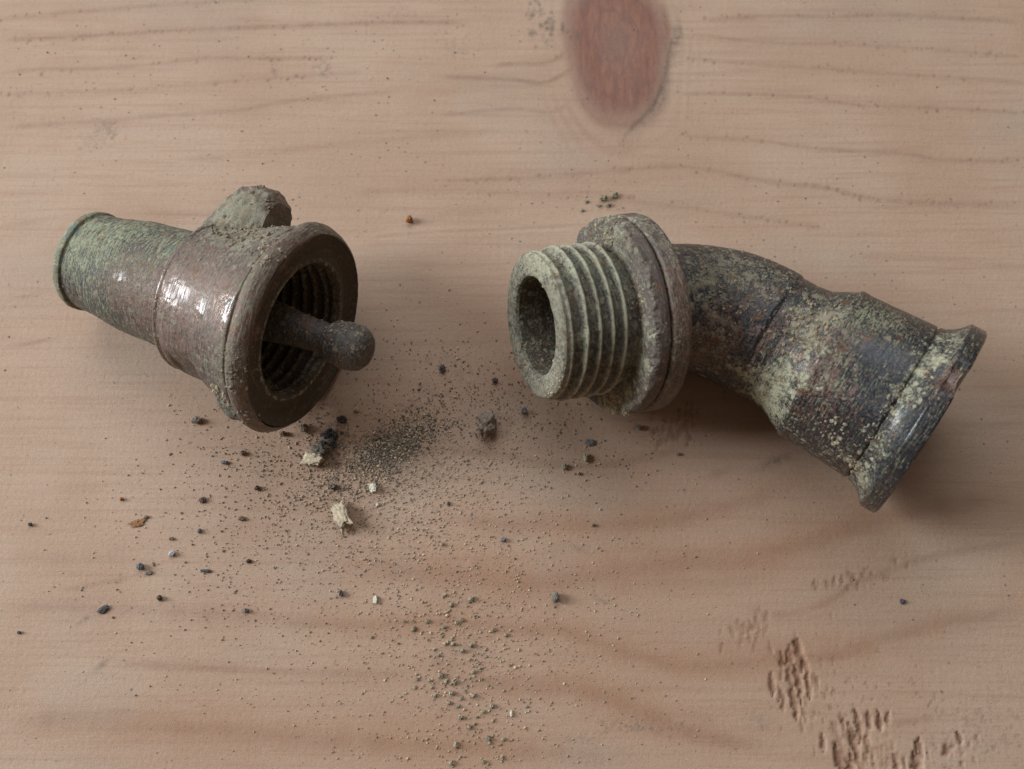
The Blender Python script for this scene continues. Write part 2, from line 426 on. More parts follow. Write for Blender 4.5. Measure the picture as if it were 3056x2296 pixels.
    smudge(2930, 2190, 110, 90, 170, .38); smudge(2990, 2050, 90, 90, 70, .25); smudge(1200, 30, 60, 30, 30, .25)
    smudge(100, 300, 120, 100, 50, .22); smudge(1900, 2170, 120, 22, 90, .5); smudge(1760, 2210, 90, 16, 30, .4)
    smudge(1760, 240, 18, 50, 26, .5); smudge(1815, 160, 26, 60, 40, .45)
    for a_ in ((1160,1340,85,60,170,.7),(1060,1420,150,100,120,.26),(970,1330,60,45,50,.35),(1250,1250,90,60,50,.28),(1200,1560,240,160,120,.16),(1370,1990,90,160,90,.2),(1330,1120,90,70,50,.22)):
        smudge(*a_, .3, 1.1)
    for pts, w, a in (([(345,1955),(315,1975),(285,2000),(262,2020)], .5, 1.0), ([(262,2020),(240,2040),(215,2058)], .35, .7), ([(255,2020),(258,2045)], .3, .8),
                      ([(1645,1640),(1668,1632),(1695,1622)], .75, 1.0), ([(1690,1630),(1730,1640),(1758,1655)], .45, .75), ([(2245,1405),(2330,1370),(2390,1345)], .7, .75),
                      ([(310,1815),(285,1835),(250,1850),(215,1880)], .4, .6), ([(165,1858),(215,1852)], .25, .7), ([(605,1832),(630,1870),(645,1895)], .15, .7),
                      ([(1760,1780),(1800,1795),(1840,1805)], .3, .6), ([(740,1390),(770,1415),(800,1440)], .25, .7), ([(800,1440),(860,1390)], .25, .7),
                      ([(500,1920),(480,1950)], .2, .5), ([(2225,2155),(2270,2150),(2305,2155)], .9, 1.0), ([(2240,2165),(2290,2166)], .8, .9), ([(2050,2180),(2085,2170)], .7, .6)):
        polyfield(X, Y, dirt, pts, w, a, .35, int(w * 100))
    # scratch with pale lip between the two fittings
    polyfield(X, Y, dep, [(1100,712),(1300,695),(1500,688),(1720,676)], .35, .16, 0, 90)
    polyfield(X, Y, dep, [(1100,704),(1300,688),(1500,680),(1720,668)], .5, -.08, 0, 91, mode='add')
    # grain direction relief: softwood between rings is slightly worn
    z = -dep * .6 - 0.10 * np.clip(1 - late, 0, 1) * 0.35
    z += 0.035 * perlin(P * np.array([.06, .5, 1]), 1.0, 31).reshape(shp)
    z += 0.035 * perlin(P * np.array([1.6, 2.2, 1]), 1.0, 32).reshape(shp) * (1 + 2.2 * sstep(torn, .05, .5))
    inner = (np.abs(X) < 113.1) & (Y > -82.1) & (Y < 88.1)
    z = np.where(inner, z, -0.05)
    n0, n1 = shp
    V = np.stack([X.ravel(), Y.ravel(), z.ravel()], 1)
    idx = np.arange(n0 * n1).reshape(shp)
    Q = np.stack([idx[:-1, :-1], idx[:-1, 1:], idx[1:, 1:], idx[1:, :-1]], -1).reshape(-1, 4)
    # sides and underside, 24 mm thick
    ring = np.concatenate([idx[0, :], idx[1:, -1], idx[-1, -2::-1], idx[-2:0:-1, 0]])
    low = V[ring].copy(); low[:, 2] = -24
    b = len(V) + np.arange(len(ring))
    side = np.stack([ring, np.roll(ring, -1), np.roll(b, -1), b], 1)[:, ::-1]
    V = np.vstack([V, low])
    pad = lambda a: np.concatenate([a.ravel(), np.zeros(len(ring))])
    me = mesh_from('wooden_board', V, [Q, side], wood_material(), True,
                   dict(late=pad(late), knot=pad(knot), kring=pad(kd), dirt=pad(dirt), torn=pad(np.clip(torn, 0, 1)), warm=pad(warm), stain_shade=pad(stain_shade)))
    nb = len(ring)
    return link('wooden_board', me, kind='structure', label='planed pine board with a red brown knot and torn grain')
build_board()

# ------------------------------------------------------------------ corroded metal
def metal_material(name, base=(0.050, 0.046, 0.050), rough=0.5, metal=0.35, streak=1.0, dusty=0.5):
    m = M(name)
    o = m.scale(m.obj(), 1000.0)
    cyl = m.attr('cyl', True)
    mud, green, red, pale, gloss0 = (m.attr(k) for k in ('mud', 'green', 'red', 'pale', 'gloss'))
    n1 = m.noise(o, 0.7, 7, 0.78, 0.1)
    n2 = m.noise(o, 2.1, 6, 0.75)
    n3 = m.noise(o, 5.0, 4, 0.7)
    st = m.noise(m.scale(cyl, (5.0, 0.55, 0.5)), 1.0, 4, 0.65)
    st2 = m.noise(m.scale(cyl, (2.2, 0.35, 0.5)), 1.0, 3, 0.6)
    gb = m.noise(m.scale(cyl, (3.4, 0.22, 0.3)), 1.0, 4, 0.7)
    gloss = m.math('MULTIPLY', gloss0, m.ramp(gb, 0.42, 0.54), clamp=True)
    def fac(a, noise, k, lo=0.30, hi=0.70):
        x = m.math('ADD', a, m.math('MULTIPLY', m.math('SUBTRACT', noise, 0.5), k))
        return m.ramp(x, lo, hi)
    dark = m.mix(m.ramp(n2, 0.3, 0.7), tuple(c * 0.55 for c in base), tuple(c * 1.6 for c in base))
    dark = m.mix(m.math('MULTIPLY', m.ramp(st, 0.52, 0.75), 0.5 * streak), dark, (0.13, 0.115, 0.11))
    rmix = m.math('ADD', m.math('MULTIPLY', n2, 0.6), m.math('MULTIPLY', st2, 0.4))
    redc = m.mix(m.ramp(n2, 0.3, 0.7), (0.145, 0.070, 0.055), (0.26, 0.145, 0.11))
    redc = m.mix(m.math('MULTIPLY', m.ramp(st, 0.50, 0.66), 0.75 * streak), redc, (0.33, 0.28, 0.19))
    redc = m.mix(m.math('MULTIPLY', m.ramp(st, 0.46, 0.36), 0.7 * streak), redc, (0.06, 0.045, 0.04))
    c = m.mix(m.math('MULTIPLY', fac(red, rmix, 3.0), 0.85), dark, redc)
    gmix = m.math('ADD', m.math('MULTIPLY', n2, 0.30), m.math('MULTIPLY', st, 0.70))
    grc = m.mix(m.ramp(n2, 0.35, 0.65), (0.155, 0.165, 0.105), (0.36, 0.375, 0.22))
    grc = m.mix(m.ramp(m.noise(o, 0.25, 3, 0.5), 0.55, 0.72), grc, (0.15, 0.21, 0.17))
    gf = fac(green, gmix, 4.2, 0.26, 0.70)
    c = m.mix(gf, c, grc)
    mudc = m.mix(m.ramp(n3, 0.3, 0.7), (0.165, 0.142, 0.098), (0.33, 0.295, 0.205))
    mudc = m.mix(m.ramp(m.noise(o, 0.3, 3, 0.6), 0.5, 0.72), mudc, (0.27, 0.195, 0.125))
    mudc = m.mix(m.math('MULTIPLY', pale, 0.85, clamp=True), mudc, m.mix(m.ramp(n2, 0.3, 0.7), (0.30, 0.28, 0.185), (0.50, 0.475, 0.325)))
    mmix = m.math('ADD', m.math('MULTIPLY', n1, 0.48), m.math('ADD', m.math('MULTIPLY', n2, 0.34), m.math('MULTIPLY', n3, 0.18)))
    mf = fac(mud, mmix, 3.6, 0.20, 0.72)
    nz = m.n.new('ShaderNodeTexNoise'); m.l.new(o, nz.inputs['Vector']); nz.inputs['Scale'].default_value = 1.6; nz.inputs['Detail'].default_value = 3
    nv = m.n.new('ShaderNodeVectorMath'); nv.operation = 'MULTIPLY_ADD'; m.l.new(nz.outputs['Color'], nv.inputs[0])
    nv.inputs[1].default_value = (1.1, 1.1, 1.1); m.l.new(o, nv.inputs[2])
    spots = None
    for sc, kk in ((0.75, 0.85), (1.5, 1.0)):
        vt = m.n.new('ShaderNodeTexVoronoi'); m.l.new(nv.outputs[0], vt.inputs['Vector']); vt.inputs['Scale'].default_value = sc
        sp = m.n.new('ShaderNodeSeparateColor'); m.l.new(vt.outputs['Color'], sp.inputs[0])
        near = m.ramp(vt.outputs['Distance'], 0.50, 0.30)
        keep = m.ramp(m.math('SUBTRACT', m.math('MULTIPLY', mud, kk), sp.outputs[0]), -0.02, 0.06)
        q = m.math('MULTIPLY', near, keep)
        spots = q if spots is None else m.math('MAXIMUM', spots, q)
    mf = m.math('MAXIMUM', m.math('MULTIPLY', mf, m.ramp(n3, 0.22, 0.45, 0.6, 1.0)), m.math('MULTIPLY', spots, 0.9))
    c = m.mix(mf, c, mudc)
    # grey film of dust everywhere, rusty specks
    c = m.mix(m.math('MULTIPLY', m.ramp(m.math('ADD', m.math('MULTIPLY', n3, 0.6), m.math('MULTIPLY', st, 0.4)), 0.36, 0.70), dusty), c, (0.27, 0.265, 0.205))
    rs = m.ramp(m.noise(o, 0.42, 5, 0.7), 0.56, 0.68)
    c = m.mix(m.math('MULTIPLY', rs, 0.62), c, m.mix(m.ramp(n2, 0.35, 0.65), (0.11, 0.05, 0.026), (0.27, 0.12, 0.045)))
    c = m.mix(m.ramp(m.noise(o, 1.2, 4, 0.6), 0.27, 0.36, 0.55, 0.0), c, (0.03, 0.027, 0.026))
    m.put(m.b.inputs['Base Color'], c)
    cover = m.math('MAXIMUM', mf, m.math('MULTIPLY', gf, 0.9))
    bare = m.math('SUBTRACT', 1.0, cover)
    m.put(m.b.inputs['Metallic'], m.math('MULTIPLY', bare, metal))
    r0 = m.math('SUBTRACT', m.ramp(n2, 0.3, 0.75, rough - 0.1, rough + 0.18), m.math('MULTIPLY', gloss, 0.36))
    rr = m.math('MAXIMUM', m.math('ADD', m.math('MULTIPLY', bare, r0), m.math('MULTIPLY', cover, 0.92)), 0.1)
    m.put(m.b.inputs['Roughness'], rr)
    m.b.inputs['Specular IOR Level'].default_value = 0.5
    m.put(m.b.inputs['Coat Weight'], m.math('MULTIPLY', gloss, 0.9, clamp=True))
    m.b.inputs['Coat Roughness'].default_value = 0.10
    hc = m.math('ADD', 0.4, m.math('MULTIPLY', cover, 0.6), clamp=True)
    h = m.math('ADD', m.math('MULTIPLY', mf, 0.55), m.math('MULTIPLY', hc, m.math('ADD', m.math('MULTIPLY', n3, 0.55), m.math('MULTIPLY', n2, 0.6))))
    h = m.math('ADD', h, m.math('MULTIPLY', st, 0.55 * streak))
    h = m.math('ADD', h, m.math('MULTIPLY', gf, 0.3))
    m.put(m.b.inputs['Normal'], m.bump(h, 0.62, 0.00024))
    return m.mat

def crumb_material():
    m = M('soil_crumb')
    o = m.scale(m.obj(), 1000.0)
    col = m.n.new('ShaderNodeAttribute'); col.attribute_name = 'tint'
    n = m.noise(o, 2.4, 4, 0.7)
    c = m.mix(m.ramp(n, 0.25, 0.75), (0.62, 0.62, 0.62), (1.25, 1.22, 1.18))
    m.put(m.b.inputs['Base Color'], m.mix(1.0, col.outputs['Color'], c, 'MULTIPLY'))
    m.b.inputs['Roughness'].default_value = 0.9
    m.b.inputs['Specular IOR Level'].default_value = 0.25
    m.put(m.b.inputs['Normal'], m.bump(m.noise(o, 3.5, 4, 0.7), 0.8, 0.00012))
    return m.mat
CR = crumb_material()

def ico(sub):
    import bmesh
    bm = bmesh.new(); bmesh.ops.create_icosphere(bm, subdivisions=sub, radius=1)
    v = np.array([x.co[:] for x in bm.verts]); f = np.array([[q.index for q in x.verts] for x in bm.faces]); bm.free()
    return v, f
ICO = {k: ico(k) for k in (1, 2, 3, 4)}

def frame(n):
    n = np.asarray(n, float); n = n / np.linalg.norm(n)
    a = np.cross(n, [0, 0, 1.0]); a /= np.linalg.norm(a)
    return n, a, np.cross(n, a)

def resample(prof, ds=0.28):
    out = [np.array(prof[0], float)]
    for a, b in zip(prof[:-1], prof[1:]):
        a, b = np.array(a, float), np.array(b, float)
        n = max(1, int(math.ceil(np.linalg.norm(b - a) / ds)))
        for k in range(1, n + 1): out.append(a + (b - a) * k / n)
    return np.array(out)

class Part:
    """one grid-shaped piece: positions V (m,n,3) wrapped in n, plus cylinder coordinates"""
    def __init__(s, name, V, cyl, mat, flip=False, **kw):
        s.name, s.V, s.cyl, s.mat, s.flip, s.kw = name, V, cyl, mat, flip, kw
        s.caps = []
    def normals(s):
        V = s.V
        du = np.gradient(V, axis=0)
        dv = np.roll(V, -1, 1) - np.roll(V, 1, 1)
        n = np.cross(du, dv)
        L = np.linalg.norm(n, axis=-1, keepdims=True)
        n = n / np.maximum(L, 1e-9)
        return -n if s.flip else n

def lathe(name, prof, o, n, mat, nth=360, ds=0.28, thread=None, rmod=None, **kw):
    o = np.asarray(o, float)
    n, a, b = frame(n)
    pr = resample(prof, ds)
    th = np.linspace(0, 2 * np.pi, nth, endpoint=False)
    s = np.repeat(pr[:, :1], nth, 1); r = np.repeat(pr[:, 1:], nth, 1)
    T = np.repeat(th[None], len(pr), 0)
    if thread is not None: s, r = thread(s, r, T)
    if rmod is not None: s, r = rmod(s, r, T)
    V = o + s[..., None] * n + r[..., None] * (np.cos(T)[..., None] * a + np.sin(T)[..., None] * b)
    cyl = np.stack([s, T * np.maximum(r, 2), r], -1)
    kw.setdefault('flip', True)
    return Part(name, V, cyl, mat, **kw)

def build_thing(name, base, parts, blobs, defaults, label, cat, clumps=None, rough_disp=0.10):
    """parts -> displaced meshes with patina masks; blobs: (mask, px, py, radius mm, amount)"""
    t = bpy.data.objects.new(name, None); C.objects.link(t)
    t.empty_display_size = 0.01
    t.location = Vector(base) * S
    t['label'] = label; t['category'] = cat
    allV = np.concatenate([p.V.reshape(-1, 3) for p in parts])
    allN = np.concatenate([p.normals().reshape(-1, 3) for p in parts])
    face = ((EYE - allV) * allN).sum(1) > 0
    VX, VY = to_pix(allV)
    depth = (allV - EYE) @ FWD
    centres = []
    for mask, px, py, rad, amt in blobs:
        d = np.hypot(VX - px, VY - py)
        near = np.where((d < d.min() + 6))[0]
        k = near[np.argmin(depth[near])]
        centres.append((mask, allV[k], rad, amt))
    if clumps:
        cv, cf, ct = [], [], []
        r = np.random.default_rng(9)
        v0, f0 = ICO[2]
        nb = 0
        for px, py, n_, spread, size, tint in clumps:
            d = np.hypot(VX - px, VY - py); near = np.where(d < d.min() + 6)[0]
            c0 = allV[near[np.argmin(depth[near])]]
            pool = np.where((np.linalg.norm(allV - c0, axis=1) < spread) & face)[0]
            if not len(pool): continue
            for q_ in r.choice(pool, n_):
                sz = size * (.35 + .65 * r.random() ** 1.6)
                w = v0 * (1 + .45 * fbm(v0, 1.6, 4, int(r.integers(60)), .7))[:, None] * sz * r.uniform(.7, 1.25, 3)
                cv.append(w + allV[q_] + allN[q_] * sz * -.18); cf.append(f0 + nb); nb += len(v0)
                ct.append(np.repeat(np.append(np.array(tint) * r.uniform(.75, 1.2), 1)[None], len(v0), 0))
        me = mesh_from('mud_crust', np.vstack(cv) - np.asarray(base), np.vstack(cf), CR, False)
        at = me.attributes.new('tint', 'FLOAT_COLOR', 'POINT')
        at.data.foreach_set('color', np.vstack(ct).astype(np.float32).ravel())
        link('mud_crust', me, t, kind='stuff')
    made = {}
    for p in parts:
        P = p.V.reshape(-1, 3); N = p.normals().reshape(-1, 3)
        m = {k: np.zeros(len(P)) + (v(p.cyl.reshape(-1, 3)) if callable(v) else v) for k, v in {**defaults, **p.kw.get('masks', {})}.items()}
        dn = fbm(P, .45, 3, 33)
        for mask, c, rad, amt in centres:
            if mask not in m: continue
            d = np.linalg.norm(P - c, axis=1) / rad
            m[mask] = m[mask] + amt * (1.0 if mask in ('gloss', 'pale') else .62) * sstep(-d * (1 + .5 * dn), -1.5, -0.1)
        mudn = fbm(P, 0.5, 3, 2)
        mf = sstep(m['mud'] + 0.9 * mudn * 0.5, 0.4, 0.75)
        k = p.kw.get('rough', 1.0)
        disp = k * (rough_disp * 0.5 * fbm(P, 0.35, 2, 7) + 0.045 * fbm(P, 1.4, 2, 12) + mf * (0.10 + 0.12 * fbm(P, 1.1, 3, 20)))
        disp *= p.kw.get('dmask', 1.0) if not callable(p.kw.get('dmask')) else 1.0
        P = P + N * disp[:, None]
        if p.kw.get('warp'): P = p.kw['warp'](P, N)
        nu, nv = p.V.shape[:2]
        idx = np.arange(nu * nv).reshape(nu, nv)
        jn = np.roll(idx, -1, 1)
        Q = np.stack([idx[:-1], idx[1:], jn[1:], jn[:-1]], -1).reshape(-1, 4)
        if p.flip: Q = Q[:, ::-1]
        faces = [Q]
        cyl = p.cyl.reshape(-1, 3)
        if p.kw.get('cap'):
            extraP, extraC = [], []
            for row, rev in p.kw['cap']:
                ring = idx[row]
                n0 = len(P) + len(extraP)                # own copies of the rim, so the edge stays crisp
                extraP += list(P[ring]) + [P[ring].mean(0)]; extraC += list(cyl[ring]) + [cyl[ring].mean(0)]
                rr_ = n0 + np.arange(nv); ci = n0 + nv
                tri = np.stack([rr_, np.roll(rr_, -1), np.full(nv, ci)], 1)
                faces.append(tri[:, ::-1] if rev else tri)
                for q in m: m[q] = np.concatenate([m[q], m[q][ring], [m[q][ring].mean()]])
            P = np.vstack([P, extraP]); cyl = np.vstack([cyl, extraC])
        me = mesh_from(p.name, P - np.asarray(base), faces, p.mat, True, m, dict(cyl=cyl))
        par = made.get(p.kw.get('under'), t)
        ob = link(p.name, me, par, label=p.kw.get('label'))
        made.setdefault(p.name, ob)
    return t

def thread_fn(s_from, s_to, pitch, depth, inner=False):
    """true helix cut into a lathe surface"""
    def f(s, r, T):
        ph = ((s + pitch * T / (2 * np.pi)) / pitch) % 1.0
        tri = np.abs(ph - 0.5) * 2                       # 0 at root .. 1 at crest
        cr = np.clip((tri - 0.12) / 0.70, 0, 1)
        cr = cr * cr * (3 - 2 * cr)
        on = sstep(s, s_from, s_from + 1.0) * sstep(-s, -s_to, -s_to + 0.8)
        return s, r + (-1 if not inner else 1) * depth * (1 - cr) * on
    return f

MET = metal_material('corroded_brass')
MET_DARK = metal_material('blackened_brass', (0.038, 0.040, 0.047), 0.34, 0.6, 0.6, 0.16)
MET_IN = metal_material('dirty_shaded_bore', (0.055, 0.041, 0.024), 0.75, 0.0, 0.5, .06)  # grime, with the shadow on the mouth face darkened into the base colour

# ------------------------------------------------------------------ left: hose connector with stem
LO = np.array([-34.20, 3.57, 17.40]); LD = np.array([math.cos(.191) * math.cos(-.389), math.cos(.191) * math.sin(-.389), math.sin(.191)])
ln, la, lb = frame(LD)
def bell_flat(s, r, T):
    # ground flats around the shoulder, facing down-left of the picture
    d = (T - math.radians(-5) + np.pi) % (2 * np.pi) - np.pi    # one shallow ground flat low on the side
    on = (np.abs(d) < .5) * sstep(s, -19.2, -17.5) * sstep(-s, 11, 14)
    r = r + on * (np.minimum(r, 13.0 * .95 / np.maximum(np.cos(d), .3)) - r)
    return s, r
def rim_mod(s, r, T):
    d = np.sin(T * 3 + 1) * .14 + np.sin(T * 7 + .4) * .09 - .45 * np.exp(-((T - 4.0) / .09) ** 2) - .3 * np.exp(-((T - 2.2) / .12) ** 2)
    return s, r + d * sstep(r, 14, 16)
tail = lathe('hose_tail', [(-30,6.6),(-44.3,6.6),(-44.8,7.4),(-44.7,8.5),(-44.45,8.85),(-43.9,8.95),(-43.3,8.85),(-43.1,8.5),(-42.7,8.5),(-42,8.6),(-39.4,8.87),(-33.4,9.9),(-28,10.15),(-24.4,10.4),(-20.7,10.6)],
             LO, LD, MET, 330, masks=dict(green=lambda c: .36 + .6 * sstep(-c[:, 0], 43.15, 43.5), red=.36, mud=lambda c: .2 + .2 * sstep(-c[:, 0], 43.15, 43.5), pale=lambda c: .6 * sstep(-c[:, 0], 43.15, 43.5)))
bell = lathe('bell', [(-20.7,10.6),(-20.65,12.1),(-20.45,12.65),(-20.1,12.85),(-19.5,12.65),(-19.2,12.75),(-18,13.1),(-15,13.5),(-12.6,13.9),(-10.7,14.45),(-9.4,14.7),(-9.15,15.15),(-8.5,15.25),(-7.0,15.75),(-5.2,16.35),(-4.0,16.65),(-3.7,16.6),(-3.5,16.3),(-3.3,16.3)],
             LO, LD, MET, 420, rmod=bell_flat, masks=dict(red=.50, gloss=lambda c: .10 + .5 * np.exp(-((c[:, 0] + 20.2) / .4) ** 2), green=.12, mud=.12))
rim = lathe('mouth_rim', [(-3.3,16.3),(-3.15,16.95),(-2.75,17.5),(-2.2,17.8),(-1.5,17.85),(-.8,17.55),(-.2,17.1),(.15,16.75),(.32,16.4)],
            LO, LD, MET, 420, rmod=rim_mod, masks=dict(red=.62, mud=.04, green=.16), rough=.7)
face = lathe('mouth_face', [(.32,16.4),(.22,16.2),(-.1,15.7),(-.6,14.7),(-.8,13.7),(-.55,13.0),(-.55,12.7),(-.3,12.4),(-.25,11.9),(-.4,11.5),(-.7,11.2)], LO, LD, MET_IN, 420,
             masks=dict(mud=lambda c: -.1 + .5 * np.exp(-((c[:, 2] - 11.9) / .45) ** 2), red=.2, pale=lambda c: .5 * np.exp(-((c[:, 2] - 11.9) / .5) ** 2), green=-.3), rough=.4)
bore = lathe('threaded_bore', [(-.6,11.2),(-15.2,11.2),(-16.5,10.6),(-17,9.0),(-17.2,4.0),(-17.2,2.0)], LO, LD, MET_IN, 300, .2,
             thread=thread_fn(-14.5, -1.6, 2.2, 1.1, True), masks=dict(mud=lambda c: .12 + .3 * sstep(-c[:, 2], -11.7, -11.2), red=.2, green=-.3), rough=.3)
stem = lathe('valve_stem', [(-17.2,4.2),(-14,4.0),(-6.5,3.55),(-2,3.0),(2,2.65),(4.4,2.5),(5.0,2.75)], LO + la * .1 - lb * .15, LD, MET, 110, masks=dict(mud=.10, red=.4))
knob = lathe('stem_knob', [(5.0,2.75),(5.6,3.4),(6.6,3.6),(7.8,3.85),(9.0,3.9),(10.2,3.75),(11.3,3.3),(12.1,2.5),(12.5,1.5),(12.6,.5)], LO + la * .1 - lb * .15, LD, MET, 130, .22,
             masks=dict(mud=.14, red=.35), under='valve_stem', cap=[(-1, False)])
# lug: a rounded tab pointing to the back
def make_lug(tilt, hgt, u_pts, half, name, back=True, mat=MET, **kw):
    up_ = np.array([0, 0, 1.0]) - ln * ln[2]; up_ /= np.linalg.norm(up_)
    side = np.cross(ln, up_) * -1                     # roughly -y or +y
    side = np.cross(up_, ln)
    if (side[1] > 0) != back: side = -side
    e = side * math.cos(tilt) + up_ * math.sin(tilt)
    tv = np.cross(ln, e)
    us = np.arange(u_pts[0][0], u_pts[-1][0] + .01, .3)
    hs = np.interp(us, [p[0] for p in u_pts], [p[1] for p in u_pts])
    ph = np.linspace(0, 2 * np.pi, 120, endpoint=False)
    V = []; cyl = []
    r0 = 10.0
    for u, h in zip(us, hs):
        hw = half * (0.80 + 0.20 * math.sin(math.pi * (u - us[0]) / (us[-1] - us[0])))
        c = (h + r0) / 2; hr = max((h - r0) / 2, .3)
        ex = 3.4
        x = np.sign(np.cos(ph)) * np.abs(np.cos(ph)) ** (2 / ex) * hr + c
        y = np.sign(np.sin(ph)) * np.abs(np.sin(ph)) ** (2 / ex) * hw * np.clip(1.15 - .25 * (x - 13) / 8, .75, 1.2)
        V.append(LO + ln * u + x[:, None] * e + y[:, None] * tv); cyl.append(np.stack([np.full(120, u), ph * 5, x], 1))
    return Part(name, np.array(V), np.array(cyl), mat, flip=True, cap=[(0, True), (-1, False)], **kw)
lug = make_lug(math.radians(14), 21, [(-22.2,11.6),(-21.1,15.0),(-19.9,17.6),(-18.2,19.5),(-16.4,20.6),(-15.2,21.0),(-14.0,21.0),(-12.9,20.6),(-12.1,19.9),(-11.5,19.3),(-11.3,18.8)], 4.8, 'lug',
               masks=dict(mud=.34, red=.7, green=-.05), rough=2.6)
stub = make_lug(math.radians(-24), 17, [(-11.6,13.4),(-10.6,15.6),(-9.2,17.0),(-7.6,17.5),(-6.2,17.5),(-5.0,17.2)], 4.2, 'lug', back=False, masks=dict(mud=.42), rough=2.2,
                label='broken stump of the lower lug')
L_BLOBS = [('green',190,760,5,.4),('green',240,640,5,.4),('green',300,720,7,.2),('green',390,720,7,.2),('green',480,760,6,.2),('green',520,700,6,.2),('green',340,690,6,.2),
 ('red',430,890,9,.6),('red',345,830,4,.4),('red',560,800,7,.3),('red',610,860,7,.35),('red',450,970,7,.3),('green',430,890,7,-.45),('green',470,960,5,-.3),
 ('green',200,880,3.5,-.3),('green',400,735,3,-.5),('green',500,690,3,-.3),
 ('mud',745,680,7,.5),('mud',690,640,5,.35),('mud',640,690,5,.35),('mud',760,620,5,.15),('mud',800,690,5,.5),('mud',700,740,5,.3),('mud',650,1150,4,.3),('mud',690,1100,5,.35),('mud',700,980,5,.25),('mud',650,1040,5,.25),
 ('mud',850,700,4,.2),('mud',740,600,4,.4),('mud',700,610,4,.3),('red',790,575,4,.5),('mud',800,580,4,-.35),('pale',800,660,4,.5),
 ('gloss',672,885,1.5,1.5),('gloss',655,925,2.2,1.7),('gloss',650,960,1.3,1.5),('gloss',592,930,1.8,1.1),('gloss',545,870,1.5,.8),('gloss',475,900,3.4,1.1),('gloss',345,840,1.2,.7),('red',660,915,3,.4),
 ('mud',600,920,6,-.4),('mud',660,920,4,-.5),('red',720,900,6,.5),('red',860,730,5,.5),('red',700,1050,6,.4),('mud',760,800,5,.25),('green',750,860,5,.35),('green',990,690,5,.3),('mud',1060,960,5,.2)]
build_thing('hose_connector', (LO[0], LO[1], 0), [tail, bell, rim, face, bore, stem, knob, lug, stub], L_BLOBS,
            dict(mud=.10, green=.05, red=.3, pale=0.0, gloss=0.0),
            'corroded brass hose tail with flared threaded mouth and a knobbed stem sticking out', 'hose connector',
            [(700,690,60,5.5,.55,(.25,.20,.145)),(760,690,60,5.0,.6,(.27,.215,.155)),(806,655,12,1.3,1.0,(.33,.27,.19)),(640,680,40,3.5,.5,(.24,.19,.14)),(720,630,60,4.5,.5,(.25,.20,.145)),(770,590,30,3.5,.45,(.22,.17,.13)),
             (690,1120,40,3.8,.35,(.28,.235,.17)),(660,1190,24,2.2,.6,(.34,.28,.20)),(790,740,30,3.5,.45,(.32,.26,.19)),(735,1255,20,2.2,.4,(.26,.23,.175)),(1030,960,40,4,.28,(.38,.32,.24)),(900,935,30,4,.3,(.25,.19,.13))])

# ------------------------------------------------------------------ right: elbow with male thread
az, el = 3.396, .294
RO = np.array([3.87, 2.97, 21.23]); RD = np.array([math.cos(el) * math.cos(az), math.cos(el) * math.sin(az), math.sin(el)])
az, el = -.600, .107
QO = np.array([50.91, -1.06, 14.67]); QD = np.array([math.cos(el) * math.cos(az), math.cos(el) * math.sin(az), math.sin(el)])
def nip_mod(s, r, T):
    ph = ((s + .75 + 2.2 * T / (2 * np.pi)) / 2.2) % 1.0
    cr = 1 - np.abs(ph - .5) * 2
    cr = np.clip(cr * 1.3 - .16, 0, 1) ** 1.45
    on = sstep(s, -12.0, -10.8) * sstep(-s, 1.5, 2.5)
    cn_ = perlin(np.stack([np.cos(T).ravel() * 12, np.sin(T).ravel() * 12, s.ravel() * .8], 1), .35, 71).reshape(T.shape)
    r = r + (1.16 + .14 * cn_) * cr * on * (r > 10.5)
    r = r + (.45 * np.exp(-((s + 1.05) / .33) ** 2) - .35 * np.exp(-((s + 1.75) / .35) ** 2)) * (r > 10.5)
    d = .06 * np.sin(T * 5 + 2) * (s > -1.2) * (r > 10)
    return s, r + d
nip = lathe('threaded_nipple', [(-12.9,11.0),(-11.8,11.1),(-10.9,11.4),(-2.0,11.4),(-1.5,11.45),(-.8,11.75),(.0,11.85),(.35,11.5),(.5,10.8),(.5,10.2),(.42,8.7),(.2,8.2),(-.4,8.05)],
            RO, RD, MET, 420, .16, thread=nip_mod, masks=dict(mud=lambda c: np.where(c[:, 0] > -1.0, .50, .36 + .34 * sstep(c[:, 2], 12.0, 12.5)), green=lambda c: .12 + .45 * sstep(c[:, 2], 12.0, 12.6), red=.1, pale=lambda c: np.where(c[:, 0] > -1.0, .25, .7 * sstep(c[:, 2], 12.0, 12.6))), rough=.35)
bor = lathe('bore', [(-.4,8.05),(-4,7.9),(-14,7.9),(-26,7.9),(-26.1,1.0)], RO, RD, MET_IN, 200, .35, masks=dict(mud=.28))
_, wa, wb = frame(RD)
_dn = np.array([-.35, -.55, -.75])
flap = math.atan2(_dn @ wb, _dn @ wa) % (2 * math.pi)
_cr = np.random.default_rng(8).uniform(0, 2 * np.pi, 26)
